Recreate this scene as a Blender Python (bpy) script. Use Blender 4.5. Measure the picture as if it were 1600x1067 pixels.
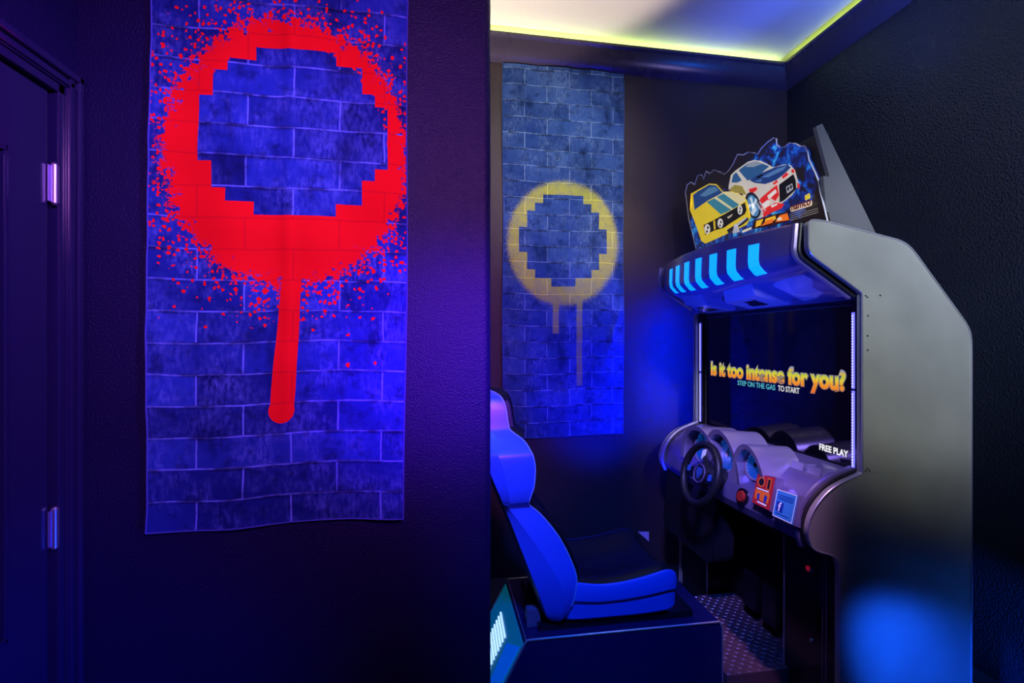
import bpy, bmesh, math, random
from mathutils import Vector, Matrix
random.seed(7)
scene = bpy.context.scene
for o in list(bpy.data.objects): bpy.data.objects.remove(o)
C = scene.collection
PI = math.pi

# ---------------------------------------------------------------- camera
CAM_H = 1.40; YAW = math.radians(9.3); F = 732.0; CX, CY = 800.0, 533.5
cd = bpy.data.cameras.new('camera'); cam = bpy.data.objects.new('camera', cd); C.objects.link(cam)
cam.location = (0, 0, CAM_H); cam.rotation_euler = (PI/2, 0, -YAW)
cd.sensor_width = 36.0; cd.lens = F/1600*36.0; cd.clip_start = 0.02
scene.camera = cam

# ---------------------------------------------------------------- world, lights, exposure
scene.view_settings.view_transform = 'Standard'; scene.view_settings.look = 'None'
scene.view_settings.exposure = 0.0; scene.view_settings.gamma = 1.0
scene.view_settings.use_curve_mapping = False
w = bpy.data.worlds.new('world'); scene.world = w; w.use_nodes = True
w.node_tree.nodes['Background'].inputs[0].default_value = (0.10, 0.06, 0.5, 1)
w.node_tree.nodes['Background'].inputs[1].default_value = 0.02

def aim(o, target):
    o.rotation_euler = (Vector(target)-o.location).to_track_quat('-Z', 'Y').to_euler()
def spot(name, loc, target, col, power, cone, blend=1.0, radius=0.1):
    l = bpy.data.lights.new(name, 'SPOT'); l.color = col; l.energy = power
    l.spot_size = math.radians(cone); l.spot_blend = blend; l.shadow_soft_size = radius
    o = bpy.data.objects.new(name, l); C.objects.link(o); o.location = loc; aim(o, target); return o
def area(name, loc, target, col, power, sx, sy):
    l = bpy.data.lights.new(name, 'AREA'); l.color = col; l.energy = power
    l.shape = 'RECTANGLE'; l.size = sx; l.size_y = sy
    o = bpy.data.objects.new(name, l); C.objects.link(o); o.location = loc; aim(o, target); return o

# added unseen spots, no fixtures in the room: pink-purple wash on the near tapestry, violet on the partition end,
# grey-white on the cabinet side, blue low down and on seat and hood, warm and violet on the alcove ceiling
spot('tapestry_fill', (0.55, -1.0, 2.6), (-0.38, 1.57, 1.75), (0.74, 0.22, 1.0), 340, 56, 1.0, 0.25)
spot('partition_violet_fill', (0.70, -0.2, 1.9), (0.05, 1.57, 1.35), (0.17, 0.01, 1.0), 600, 27, 1.0, 0.15)
spot('panel_fill', (0.9, -0.9, 2.7), (1.66, 1.42, 1.56), (0.97, 1.0, 0.92), 165, 27, 0.6, 0.15)
spot('panel_blue_fill', (1.08, 1.05, 0.85), (1.87, 1.42, 0.05), (0.005, 0.085, 1.0), 230, 37, 1.0, 0.04)
spot('right_wall_blue_fill', (2.12, 0.30, 0.30), (2.285, 1.62, 0.25), (0.01, 0.16, 1.0), 420, 27, 1.0, 0.02)
spot('ceiling_warm_fill', (-0.35, 2.1, 1.5), (0.28, 2.1, 3.2), (1.0, 0.80, 0.60), 190, 50, 0.30, 0.05)
spot('ceiling_violet_fill', (2.08, 1.75, 2.0), (1.45, 2.0, 3.2), (0.40, 0.34, 1.0), 15, 120, 1.0, 0.1)
spot('ceiling_blue_fill', (2.10, 1.60, 2.5), (2.05, 2.2, 3.2), (0.0, 0.14, 1.0), 26, 80, 1.0, 0.1)
spot('right_wall_fill', (0.6, -0.6, 2.6), (2.28, 1.25, 2.1), (0.50, 0.62, 0.95), 330, 62, 1.0, 0.1)
spot('door_purple_fill', (0.9, 0.4, 2.7), (-1.04, 1.40, 1.7), (0.36, 0.24, 1.0), 220, 46, 1.0, 0.06)
spot('door_blue_fill', (0.6, 0.6, 0.3), (-1.04, 1.30, 0.40), (0.0, 0.05, 1.0), 150, 46, 1.0, 0.2)
spot('seat_blue_fill', (0.25, 0.3, 2.5), (0.62, 1.8, 0.62), (0.005, 0.12, 1.0), 290, 38, 0.9, 0.1)
spot('alcove_fill', (0.60, 1.0, 3.0), (0.78, 2.75, 2.40), (1.0, 0.92, 0.85), 95, 48, 1.0, 0.1)
spot('alcove_blue_fill', (1.10, 2.10, 0.45), (0.95, 2.75, 1.15), (0.0, 0.008, 1.0), 75, 70, 1.0, 0.1)
spot('dash_violet_fill', (0.30, 0.6, 2.4), (1.32, 1.9, 0.90), (0.40, 0.28, 1.0), 240, 26, 1.0, 0.1)
spot('hood_blue_fill', (0.55, 1.15, 0.55), (1.28, 1.85, 1.62), (0.02, 0.07, 1.0), 210, 38, 1.0, 0.1)
spot('foot_plate_fill', (1.0, 0.8, 2.7), (1.28, 1.80, 0.1), (0.75, 0.38, 0.80), 200, 13, 1.0, 0.05)
spot('alcove_warm_fill', (0.95, 1.45, 3.12), (1.12, 2.75, 1.90), (1.0, 0.70, 0.45), 60, 26, 1.0, 0.05)


# ---------------------------------------------------------------- helpers
def ray(px, py):
    u = (px-CX)/F; v = (CY-py)/F
    return Vector((u*math.cos(YAW)+math.sin(YAW), -u*math.sin(YAW)+math.cos(YAW), v))
def onY(px, py, Y):
    d = ray(px, py); k = Y/d.y; return Vector((d.x*k, Y, CAM_H+d.z*k))
def onX(px, py, X):
    d = ray(px, py); k = X/d.x; return Vector((X, d.y*k, CAM_H+d.z*k))

class N:
    """tiny wrapper so that shader maths can be written as an expression"""
    def __init__(s, nt, sock): s.nt = nt; s.s = sock
    def _m(s, op, b=None, c=None):
        n = s.nt.nodes.new('ShaderNodeMath'); n.operation = op
        for i, v in enumerate((s, b, c)):
            if v is None: continue
            if isinstance(v, N): s.nt.links.new(v.s, n.inputs[i])
            else: n.inputs[i].default_value = v
        return N(s.nt, n.outputs[0])
    def __add__(s, b): return s._m('ADD', b)
    def __sub__(s, b): return s._m('SUBTRACT', b)
    def __mul__(s, b): return s._m('MULTIPLY', b)
    def __truediv__(s, b): return s._m('DIVIDE', b)
    def gt(s, b): return s._m('GREATER_THAN', b)
    def lt(s, b): return s._m('LESS_THAN', b)
    def mn(s, b): return s._m('MINIMUM', b)
    def mx(s, b): return s._m('MAXIMUM', b)
    def ab(s): return s._m('ABSOLUTE')
    def snap(s, b): return s._m('SNAP', b)
    def sqrt(s): return s._m('SQRT')
    def smooth(s, a, b):
        n = s.nt.nodes.new('ShaderNodeMapRange'); n.interpolation_type = 'SMOOTHSTEP'
        s.nt.links.new(s.s, n.inputs[0])
        n.inputs[1].default_value = a; n.inputs[2].default_value = b
        return N(s.nt, n.outputs[0])

def setin(b, **kw):
    for k, v in kw.items(): b.inputs[k.replace('_', ' ')].default_value = v
def mat(name, col, rough=0.5, metal=0.0, spec=0.5, emit=None, estr=0.0, bump=0.0, bscale=200.0, vary=0.0, vscale=6.0, coat=0.0, aniso=None):
    m = bpy.data.materials.new(name); m.use_nodes = True; nt = m.node_tree
    b = nt.nodes['Principled BSDF']
    b.inputs['Base Color'].default_value = (*col, 1); b.inputs['Roughness'].default_value = rough
    b.inputs['Metallic'].default_value = metal; b.inputs['Specular IOR Level'].default_value = spec
    b.inputs['Coat Weight'].default_value = coat; b.inputs['Coat Roughness'].default_value = 0.1
    if emit: b.inputs['Emission Color'].default_value = (*emit, 1); b.inputs['Emission Strength'].default_value = estr
    tc = nt.nodes.new('ShaderNodeTexCoord')
    # every material keeps a little procedural variation of its roughness and colour
    nz = nt.nodes.new('ShaderNodeTexNoise'); nz.inputs['Scale'].default_value = vscale; nz.inputs['Detail'].default_value = 5
    mp = nt.nodes.new('ShaderNodeMapping'); nt.links.new(tc.outputs['Object'], mp.inputs[0])
    if aniso: mp.inputs['Scale'].default_value = aniso
    nt.links.new(mp.outputs[0], nz.inputs['Vector'])
    mr = nt.nodes.new('ShaderNodeMapRange'); nt.links.new(nz.outputs[0], mr.inputs[0])
    mr.inputs[3].default_value = max(0.02, rough-0.06-vary*0.2); mr.inputs[4].default_value = min(1, rough+0.06+vary*0.2)
    nt.links.new(mr.outputs[0], b.inputs['Roughness'])
    if vary:
        mx = nt.nodes.new('ShaderNodeMix'); mx.data_type = 'RGBA'
        nt.links.new(nz.outputs[0], mx.inputs[0])
        mx.inputs[6].default_value = (*[c*(1-vary) for c in col], 1); mx.inputs[7].default_value = (*[min(1, c*(1+vary)) for c in col], 1)
        nt.links.new(mx.outputs[2], b.inputs['Base Color'])
    if bump:
        n2 = nt.nodes.new('ShaderNodeTexNoise'); n2.inputs['Scale'].default_value = bscale; n2.inputs['Detail'].default_value = 3
        nt.links.new(tc.outputs['Object'], n2.inputs['Vector'])
        bp = nt.nodes.new('ShaderNodeBump'); bp.inputs['Strength'].default_value = bump; bp.inputs['Distance'].default_value = 0.006
        nt.links.new(n2.outputs[0], bp.inputs['Height']); nt.links.new(bp.outputs[0], b.inputs['Normal'])
    return m

def empty(name, loc, label=None, cat=None, group=None, kind=None):
    o = bpy.data.objects.new(name, None); C.objects.link(o); o.location = loc; o.empty_display_size = 0.1
    return tag(o, label, cat, group, kind)
def tag(o, label=None, cat=None, group=None, kind=None):
    if label: o['label'] = label
    if cat: o['category'] = cat
    if group: o['group'] = group
    if kind: o['kind'] = kind
    return o
def obj(name, bm, m, parent=None, smooth=False, label=None):
    me = bpy.data.meshes.new(name)
    bmesh.ops.recalc_face_normals(bm, faces=bm.faces)
    bm.to_mesh(me); bm.free()
    for mm in (m if isinstance(m, (list, tuple)) else [m]): me.materials.append(mm)
    if smooth:
        for p in me.polygons: p.use_smooth = True
        try: me.set_sharp_from_angle(angle=math.radians(smooth if smooth is not True else 40))
        except Exception: pass
    o = bpy.data.objects.new(name, me); C.objects.link(o)
    if parent is not None:
        o.parent = parent
        r = parent
        off = Vector((0, 0, 0))
        while r is not None: off += r.location; r = r.parent
        me.transform(Matrix.Translation(-off))
    if label: o['label'] = label
    return o
def structure(name, bm, m, parent=None, smooth=False, label=None):
    o = obj(name, bm, m, parent, smooth, label)
    if parent is None: o['kind'] = 'structure'
    return o
def box(bm, a, b, bev=0.0, seg=2):
    a = Vector(a); b = Vector(b)
    r = bmesh.ops.create_cube(bm, size=1.0)
    vs = r['verts']
    for v in vs:
        v.co = Vector([(a[i]+b[i])/2 + v.co[i]*(b[i]-a[i]) for i in range(3)])
    if bev:
        es = {e for v in vs for e in v.link_edges}
        bmesh.ops.bevel(bm, geom=list(es), offset=bev, segments=seg, affect='EDGES', profile=0.5)
    return bm
def bx(a, b, bev=0.0, seg=2): return box(bmesh.new(), a, b, bev, seg)
def prism(bm, pts, vec):
    """closed polygon (list of 3-D points) extruded along vec"""
    vec = Vector(vec); n = len(pts)
    A = [bm.verts.new(Vector(p)) for p in pts]; B = [bm.verts.new(Vector(p)+vec) for p in pts]
    bm.faces.new(A); bm.faces.new(list(reversed(B)))
    for i in range(n): bm.faces.new((A[i], B[i], B[(i+1) % n], A[(i+1) % n]))
    return bm
def xz(pts, y0, y1): return prism(bmesh.new(), [(p[0], y0, p[1]) for p in pts], (0, y1-y0, 0))
def loft(bm, secs, closed=True, caps=True):
    rows = [[bm.verts.new(Vector(p)) for p in s] for s in secs]; n = len(rows[0])
    for a, b in zip(rows, rows[1:]):
        for i in range(n if closed else n-1):
            j = (i+1) % n; bm.faces.new((a[i], a[j], b[j], b[i]))
    if caps and closed:
        bm.faces.new(list(reversed(rows[0]))); bm.faces.new(rows[-1])
    return bm
def tube(bm, pts, r, n=8, closed=False):
    pts = [Vector(p) for p in pts]; rings = []; L = len(pts); up0 = None
    for i, p in enumerate(pts):
        a = pts[(i-1) % L] if (closed or i) else p; b = pts[(i+1) % L] if (closed or i < L-1) else p
        t = (b-a).normalized()
        ref = Vector((0, 1, 0)) if abs(t.y) < 0.9 else Vector((0, 0, 1))
        u = t.cross(ref).normalized(); v = t.cross(u).normalized()
        rings.append([bm.verts.new(p+u*math.cos(k*2*PI/n)*r+v*math.sin(k*2*PI/n)*r) for k in range(n)])
    m = L if closed else L-1
    for i in range(m):
        a, b = rings[i], rings[(i+1) % L]
        for k in range(n): bm.faces.new((a[k], a[(k+1) % n], b[(k+1) % n], b[k]))
    if not closed: bm.faces.new(rings[0]); bm.faces.new(list(reversed(rings[-1])))
    return bm
def disc(bm, c, nrm, r, h, n=28, r2=None):
    """short cylinder / cone frustum from c along nrm by h"""
    c = Vector(c); q = Vector(nrm).normalized().to_track_quat('Z', 'Y'); r2 = r if r2 is None else r2
    A = [bm.verts.new(c+q@Vector((r*math.cos(k*2*PI/n), r*math.sin(k*2*PI/n), 0))) for k in range(n)]
    B = [bm.verts.new(c+q@Vector((r2*math.cos(k*2*PI/n), r2*math.sin(k*2*PI/n), h))) for k in range(n)]
    bm.faces.new(list(reversed(A))); bm.faces.new(B)
    for k in range(n): bm.faces.new((A[k], A[(k+1) % n], B[(k+1) % n], B[k]))
    return bm
def ring(bm, c, nrm, R, r, n=36, k=10, sq=1.0):
    c = Vector(c); q = Vector(nrm).normalized().to_track_quat('Z', 'Y'); rows = []
    for i in range(n):
        a = i*2*PI/n
        rows.append([bm.verts.new(c+q@Vector(((R+r*math.cos(b*2*PI/k))*math.cos(a), (R+r*math.cos(b*2*PI/k))*math.sin(a), sq*r*math.sin(b*2*PI/k)))) for b in range(k)])
    for i in range(n):
        a, b = rows[i], rows[(i+1) % n]
        for j in range(k): bm.faces.new((a[j], b[j], b[(j+1) % k], a[(j+1) % k]))
    return bm
def rounded(pts, rad, seg=5):
    """round the corners of a 2-D polygon; rad = one radius or a list"""
    out = []; n = len(pts)
    for i, p in enumerate(pts):
        r = rad[i] if isinstance(rad, (list, tuple)) else rad
        p = Vector(p); a = Vector(pts[i-1]); b = Vector(pts[(i+1) % n])
        if r <= 0: out.append(tuple(p)); continue
        ra = min(r, (a-p).length*0.48); rb = min(r, (b-p).length*0.48)
        s = p+(a-p).normalized()*ra; e = p+(b-p).normalized()*rb
        for k in range(seg+1):
            t = k/seg; out.append(tuple(s*(1-t)**2+p*2*t*(1-t)+e*t*t))
    return out
def text_mesh(name, s, origin, right, up, size, m, parent, width=None, offset=0.0, extrude=0.0008, label=None, shear=0.0, split=False):
    cu = bpy.data.curves.new(name, 'FONT'); cu.body = s; cu.size = size; cu.offset = offset; cu.extrude = extrude; cu.shear = shear
    t = bpy.data.objects.new('tmp', cu); C.objects.link(t)
    bpy.context.view_layer.update()
    me = bpy.data.meshes.new_from_object(t.evaluated_get(bpy.context.evaluated_depsgraph_get()))
    bpy.data.objects.remove(t); bpy.data.curves.remove(cu)
    me.name = name
    xs = [v.co.x for v in me.vertices]; x0, x1 = min(xs), max(xs)
    k = (width/(x1-x0)) if width else 1.0
    R = Vector(right).normalized(); U = Vector(up).normalized(); W = R.cross(U); o0 = Vector(origin)
    for v in me.vertices: v.co = o0+R*(v.co.x-x0)*k+U*v.co.y+W*v.co.z
    me.materials.clear(); me.materials.append(m)
    if split:                                   # one part for each letter: islands whose spans overlap along the line
        bm = bmesh.new(); bm.from_mesh(me); bpy.data.meshes.remove(me); seen = set(); isl = []
        for v in bm.verts:
            if v in seen: continue
            st = [v]; seen.add(v); cur = []
            while st:
                a = st.pop(); cur.append(a)
                for e in a.link_edges:
                    for c in e.verts:
                        if c not in seen: seen.add(c); st.append(c)
            s = [(c.co-o0).dot(R) for c in cur]; isl.append([min(s), max(s), cur])
        isl.sort(key=lambda t: t[0]); grp = []
        for s in isl:
            if grp and s[0] < grp[-1][1]-0.3*min(s[1]-s[0], grp[-1][1]-grp[-1][0]): grp[-1][1] = max(grp[-1][1], s[1]); grp[-1][2] += s[2]
            else: grp.append(list(s))
        for g_ in grp:
            b2 = bmesh.new(); mp = {v: b2.verts.new(v.co) for v in g_[2]}
            for f in bm.faces:
                if f.verts[0] in mp: b2.faces.new([mp[v] for v in f.verts])
            obj(name, b2, m, parent, label=label)
        bm.free(); return None
    o = bpy.data.objects.new(name, me); C.objects.link(o)
    if parent is not None:
        o.parent = parent; r = parent; off = Vector((0, 0, 0))
        while r is not None: off += r.location; r = r.parent
        me.transform(Matrix.Translation(-off))
    if label: o['label'] = label
    return o

# ---------------------------------------------------------------- the room (metres; X along the back wall, Y depth)
XL, XR, YF, YB, YR, ZC = -1.04, 2.285, 1.57, 2.75, -3.0, 3.212
M_wall = mat('dark_wall_paint', (0.006, 0.003, 0.046), 0.45, spec=0.25, bump=0.55, bscale=170, vary=0.15, vscale=3)
M_wall_right = mat('charcoal_wall_paint', (0.012, 0.016, 0.030), 0.24, spec=0.6, bump=1.0, bscale=120, vary=0.15, vscale=3)
M_wall_back = mat('alcove_wall_paint', (0.040, 0.026, 0.038), 0.42, spec=0.5, bump=0.5, bscale=190, vary=0.15, vscale=3)
M_ceil = mat('ceiling_paint', (0.80, 0.78, 0.80), 0.8, bump=0.2, bscale=140)
M_floor = mat('dark_floor', (0.03, 0.03, 0.04), 0.5, bump=0.3, bscale=60, vary=0.3)
M_crown = mat('crown_paint', (0.055, 0.045, 0.085), 0.28, spec=0.6)
M_trimp = mat('door_paint', (0.012, 0.008, 0.060), 0.20, spec=0.7)
M_hinge = mat('hinge_steel', (0.42, 0.36, 0.62), 0.34, metal=0.9)

structure('floor', bx((-1.2, YR-0.1, -0.05), (XR+0.1, YB+0.1, 0)), M_floor)
structure('ceiling', bx((-1.2, YR-0.1, ZC), (XR+0.1, YB+0.1, ZC+0.05)), M_ceil)
structure('wall_back', bx((-1.2, YB, 0), (XR, YB+0.1, ZC)), M_wall_back)
structure('wall_right', bx((XR, YR, 0), (XR+0.1, YB+0.1, ZC)), M_wall_right)
structure('wall_rear', bx((-1.2, YR-0.1, 0), (XR, YR, ZC)), M_wall)
# partition that carries the red tapestry: its free end has a rounded corner bead
CE = 0.187
bm = bmesh.new()
pl = [(XL-0.12, YF), (CE-0.03, YF)] + [(CE-0.03+0.03*math.sin(a*PI/12), YF+0.03-0.03*math.cos(a*PI/12)) for a in range(1, 7)] + \
     [(CE, YF+0.1), (CE-0.02, YF+0.12), (XL-0.12, YF+0.12)]
prism(bm, [(p[0], p[1], 0) for p in pl], (0, 0, ZC))
structure('wall_front', bm, M_wall, smooth=30)
# left wall with the door opening
D0, D1, DZ = 0.66, 1.502, 2.108
bm = bmesh.new()
box(bm, (XL-0.12, D1, 0), (XL, YF, ZC)); box(bm, (XL-0.12, YR, 0), (XL, D0, ZC)); box(bm, (XL-0.12, D0, DZ), (XL, D1, ZC))
structure('wall_left', bm, M_wall)
bm = bx((XL-0.2, YF+0.12, 0), (XL-0.12, YB, ZC)); structure('wall_alcove', bm, M_wall)

# door in the left wall, with stepped casing, jamb, slab, raised moulding and hinges
dr = empty('door_1', (XL, 1.08, 0), 'dark purple panelled door with two hinges in the left wall', None, None, 'structure')
def casing(y0, y1, z0, z1, name='casing'):
    pass
for nm, pts in (('side', None),):
    bm = bmesh.new()          # hinge-side casing: three steps
    box(bm, (XL-0.002, 1.512, 0), (XL+0.012, 1.566, 2.172), 0.002)
    box(bm, (XL, 1.517, 0), (XL+0.018, 1.534, 2.167), 0.003)
    box(bm, (XL, 1.541, 0), (XL+0.024, 1.562, 2.170), 0.005)
    obj('casing', bm, M_trimp, dr)
    bm = bmesh.new()
    box(bm, (XL-0.002, 0.60, 2.118), (XL+0.012, 1.566, 2.172), 0.002)
    box(bm, (XL, 0.60, 2.123), (XL+0.018, 1.545, 2.140), 0.003)
    box(bm, (XL, 0.60, 2.147), (XL+0.024, 1.562, 2.170), 0.005)
    obj('head_casing', bm, M_trimp, dr)
    bm = bmesh.new(); box(bm, (XL-0.002, 0.60, 0), (XL+0.020, 0.655, 2.172), 0.003); obj('casing', bm, M_trimp, dr)
    bm = bmesh.new(); box(bm, (XL-0.118, 1.490, 0), (XL+0.006, 1.512, 2.118), 0.002); box(bm, (XL-0.118, D0-0.005, 2.094), (XL+0.006, 1.512, 2.118), 0.002)
    box(bm, (XL-0.118, 0.655, 0), (XL+0.006, 0.672, 2.118), 0.002)
    obj('jamb', bm, M_trimp, dr)
slab = obj('door_slab', bx((XL-0.05, 0.675, 0.008), (XL-0.008, 1.474, 2.086), 0.003), M_trimp, dr)
bm = bmesh.new()
for k, (ins, pr) in enumerate(((0.0, 0.006), (0.010, 0.012), (0.022, 0.005))):
    a0, a1, b0, b1 = 0.80+ins, 1.346-ins, 0.655+ins, 1.885-ins; wd = 0.008
    for (p, q) in (((a0, b0), (a1, b0+wd)), ((a0, b1-wd), (a1, b1)), ((a0, b0), (a0+wd, b1)), ((a1-wd, b0), (a1, b1))):
        box(bm, (XL-0.010, p[0], p[1]), (XL-0.008+pr, q[0], q[1]), 0.002)
obj('panel_moulding', bm, M_trimp, slab)
obj('door_panel', bx((XL-0.010, 0.85, 0.70), (XL-0.004, 1.30, 1.84), 0.002), M_trimp, slab)
for z in (0.884, 1.835):
    bm = bmesh.new()
    disc(bm, (XL+0.002, 1.482, z-0.053), (0, 0, 1), 0.0085, 0.106, 14)
    h = obj('hinge', bm, M_hinge, dr, smooth=40)
    bm = bmesh.new(); disc(bm, (XL+0.002, 1.482, z+0.053), (0, 0, 1), 0.0095, 0.006, 14, 0.005); disc(bm, (XL+0.002, 1.482, z-0.059), (0, 0, 1), 0.005, 0.006, 14, 0.0095)
    obj('hinge_finial', bm, M_hinge, h, smooth=40)
    bm = bmesh.new(); box(bm, (XL-0.006, 1.468, z-0.05), (XL-0.004, 1.4815, z+0.05), 0.0006); box(bm, (XL-0.001, 1.4825, z-0.05), (XL+0.008, 1.4912, z+0.05), 0.0006)
    obj('hinge_leaf', bm, M_hinge, h)
bm = bmesh.new(); disc(bm, (XL-0.008, 0.74, 0.98), (1, 0, 0), 0.028, 0.008, 20); disc(bm, (XL, 0.74, 0.98), (1, 0, 0), 0.010, 0.035, 14); disc(bm, (XL+0.035, 0.74, 0.98), (1, 0, 0), 0.022, 0.03, 20, 0.027)
obj('door_knob', bm, M_hinge, slab, smooth=40)

# crown moulding around the alcove with the LED cove behind its lip
prof = [(0, 3.050), (0.012, 3.056), (0.030, 3.066), (0.055, 3.090), (0.075, 3.122), (0.085, 3.150), (0.098, 3.158), (0.100, 3.172), (0.088, 3.172), (0.080, 3.160), (0.0, 3.150)]
def path_sec(px, py, dx, dy): return [(px+dx*o, py+dy*o, z) for o, z in prof]
bm = loft(bmesh.new(), [path_sec(-1.16, YB, 0, -1), path_sec(XR, YB, -1, -1), path_sec(XR, YR, -1, 0)])
structure('trim_1', bm, M_crown, smooth=25, label='dark crown moulding under the lit ceiling of the alcove')
def led(name, a, b, col, st, label, grp):
    m = mat(name+'_glow', (0.9, 0.9, 0.9), 0.5, emit=col, estr=st)
    base = mat('led_tape', (0.8, 0.8, 0.8), 0.5)
    o = obj(name, bx(a, b), m); tag(o, label, 'led strip', grp); return o
led('led_strip', (-1.0, YB-0.040, 3.160), (2.18, YB-0.028, 3.172), (0.75, 1.0, 0.22), 15, 'yellow-green LED strip glowing in the cove along the back wall ceiling', 'cove LED strips')
led('led_strip', (XR-0.040, 1.0, 3.160), (XR-0.028, 2.64, 3.172), (0.62, 0.85, 0.10), 7, 'yellow-green LED strip glowing in the cove along the right wall ceiling', 'cove LED strips')

# ---------------------------------------------------------------- tapestries (flat print on cloth)
def tapestry_mat(name, kind):
    m = bpy.data.materials.new(name); m.use_nodes = True; nt = m.node_tree; b = nt.nodes['Principled BSDF']
    b.inputs['Roughness'].default_value = 0.85; b.inputs['Specular IOR Level'].default_value = 0.15
    uv = nt.nodes.new('ShaderNodeUVMap'); uv.uv_map = 'UVMap'
    sp = nt.nodes.new('ShaderNodeSeparateXYZ'); nt.links.new(uv.outputs[0], sp.inputs[0])
    U = N(nt, sp.outputs[0]); V = N(nt, sp.outputs[1])          # metres from the lower left corner
    def noise(scale, detail=4, vec=None, rough=0.6, dist=0.0):
        n = nt.nodes.new('ShaderNodeTexNoise'); n.inputs['Scale'].default_value = scale; n.inputs['Detail'].default_value = detail
        n.inputs['Roughness'].default_value = rough; n.inputs['Distortion'].default_value = dist
        nt.links.new(vec or uv.outputs[0], n.inputs['Vector']); return n
    def mapped(sx, sy):
        mp = nt.nodes.new('ShaderNodeMapping'); mp.inputs['Scale'].default_value = (sx, sy, 1); nt.links.new(uv.outputs[0], mp.inputs[0]); return mp.outputs[0]
    def mix(f, a, c):
        n = nt.nodes.new('ShaderNodeMix'); n.data_type = 'RGBA'
        if isinstance(f, N): nt.links.new(f.s, n.inputs[0])
        else: n.inputs[0].default_value = f
        for i, x in ((6, a), (7, c)):
            if isinstance(x, tuple): n.inputs[i].default_value = (*x, 1)
            else: nt.links.new(x, n.inputs[i])
        return n.outputs[2]
    # printed brickwork: courses, pale mortar, stains
    warp = noise(5, 2); wv = nt.nodes.new('ShaderNodeVectorMath'); wv.operation = 'MULTIPLY_ADD'
    nt.links.new(warp.outputs['Color'], wv.inputs[0]); wv.inputs[1].default_value = (0.012, 0.012, 0); nt.links.new(uv.outputs[0], wv.inputs[2])
    br = nt.nodes.new('ShaderNodeTexBrick'); nt.links.new(wv.outputs[0], br.inputs['Vector'])
    br.inputs['Scale'].default_value = 1.0; br.inputs['Brick Width'].default_value = 0.275; br.inputs['Row Height'].default_value = 0.0955
    br.inputs['Mortar Size'].default_value = 0.0032; br.inputs['Mortar Smooth'].default_value = 0.5; br.inputs['Bias'].default_value = 0.0
    br.offset = 0.5
    if kind == 'red': dk, lt, mo = (0.004, 0.012, 0.17), (0.014, 0.042, 0.42), (0.13, 0.20, 0.85)
    else: dk, lt, mo = (0.018, 0.060, 0.26), (0.045, 0.12, 0.40), (0.20, 0.33, 0.62)
    br.inputs['Color1'].default_value = (*dk, 1); br.inputs['Color2'].default_value = (*lt, 1); br.inputs['Mortar'].default_value = (*mo, 1)
    st = N(nt, noise(7, 6, rough=0.65).outputs[0]); fine = N(nt, noise(90, 3, mapped(1, 0.35)).outputs[0])
    stain = st.smooth(0.42, 0.75)*fine.smooth(0.35, 0.7)
    pale = N(nt, noise(2.6, 4).outputs[0]).smooth(0.45, 0.70)*fine.smooth(0.30, 0.65)
    col = mix(stain*0.7, br.outputs[0], mo); col = mix(pale*0.35, col, mo)
    dark = N(nt, noise(4, 4, mapped(1.6, 0.7)).outputs[0]).smooth(0.5, 0.72)
    col = mix(dark*0.8, col, tuple(c*0.45 for c in dk))
    # shadow line printed below each mortar joint
    rowp = (V/0.0955)._m('FRACT'); shl = rowp.smooth(0.80, 0.93)*(rowp.smooth(0.955, 0.985)*-1.0+1.0)
    col = mix(shl*N(nt, noise(9, 3).outputs[0]).smooth(0.40, 0.62)*0.8, col, tuple(c*0.15 for c in dk))
    blot = N(nt, noise(16, 6, rough=0.7).outputs[0])
    col = mix(blot.smooth(0.48, 0.70)*0.65, col, tuple(c*0.30 for c in dk))
    n1 = N(nt, noise(26, 5, rough=0.75).outputs[0]); n2 = N(nt, noise(70, 4, rough=0.7).outputs[0]); edge = (n1-0.5)*0.9+(n2-0.5)*0.6
    def vor(scale, rad):
        v = nt.nodes.new('ShaderNodeTexVoronoi'); v.inputs['Scale'].default_value = scale
        wq = nt.nodes.new('ShaderNodeVectorMath'); wq.operation = 'MULTIPLY_ADD'; nt.links.new(noise(75, 3).outputs['Color'], wq.inputs[0]); wq.inputs[1].default_value = (0.016, 0.016, 0); nt.links.new(uv.outputs[0], wq.inputs[2])
        nt.links.new(wq.outputs[0], v.inputs['Vector'])
        return N(nt, v.outputs['Distance']).lt(rad), v
    def dist(u, v, cu, cv, ru, rv):
        a = (u-cu)/ru; c = (v-cv)/rv; return (a*a+c*c).sqrt()
    Wd, Ht = TW, TH
    if kind == 'red':
        cu, cv = 0.395, 1.158
        d = dist(U, V, cu, cv, 0.372, 0.430)
        paint = (d+edge*0.62).lt(0.97)
        P = 0.0400
        hole = dist((U-0.012).snap(P)+P/2, V.snap(P)+P/2, cu, cv+0.062, 0.278, 0.272).lt(1.0)
        paint = paint*(hole*-1.0+1.0)
        # one long drip with a rounded end, leaning a little
        uc = (V-0.36)*0.06+0.378; half = (V-0.42).ab()*-0.02+0.036
        drip = (U-uc).ab().lt(half)*V.gt(0.35)*V.lt(0.85)
        drip = drip.mx(dist(U, V, 0.377, 0.352, 0.038, 0.040).lt(1.0))
        # spatter: dense near the splat, sparse further off
        s1, v1 = vor(78, 0.40); s2, v2 = vor(24, 0.17)
        rnd1 = nt.nodes.new('ShaderNodeSeparateColor'); nt.links.new(v1.outputs['Color'], rnd1.inputs[0])
        rnd2 = nt.nodes.new('ShaderNodeSeparateColor'); nt.links.new(v2.outputs['Color'], rnd2.inputs[0])
        r1 = N(nt, rnd1.outputs[0]); r2 = N(nt, rnd2.outputs[0])
        sp1 = s1*(r1*0.50+0.84).gt(d)*(d.gt(0.80)); sp2 = s2*(r2*1.7+0.10).gt(d)*d.gt(0.9)
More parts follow.
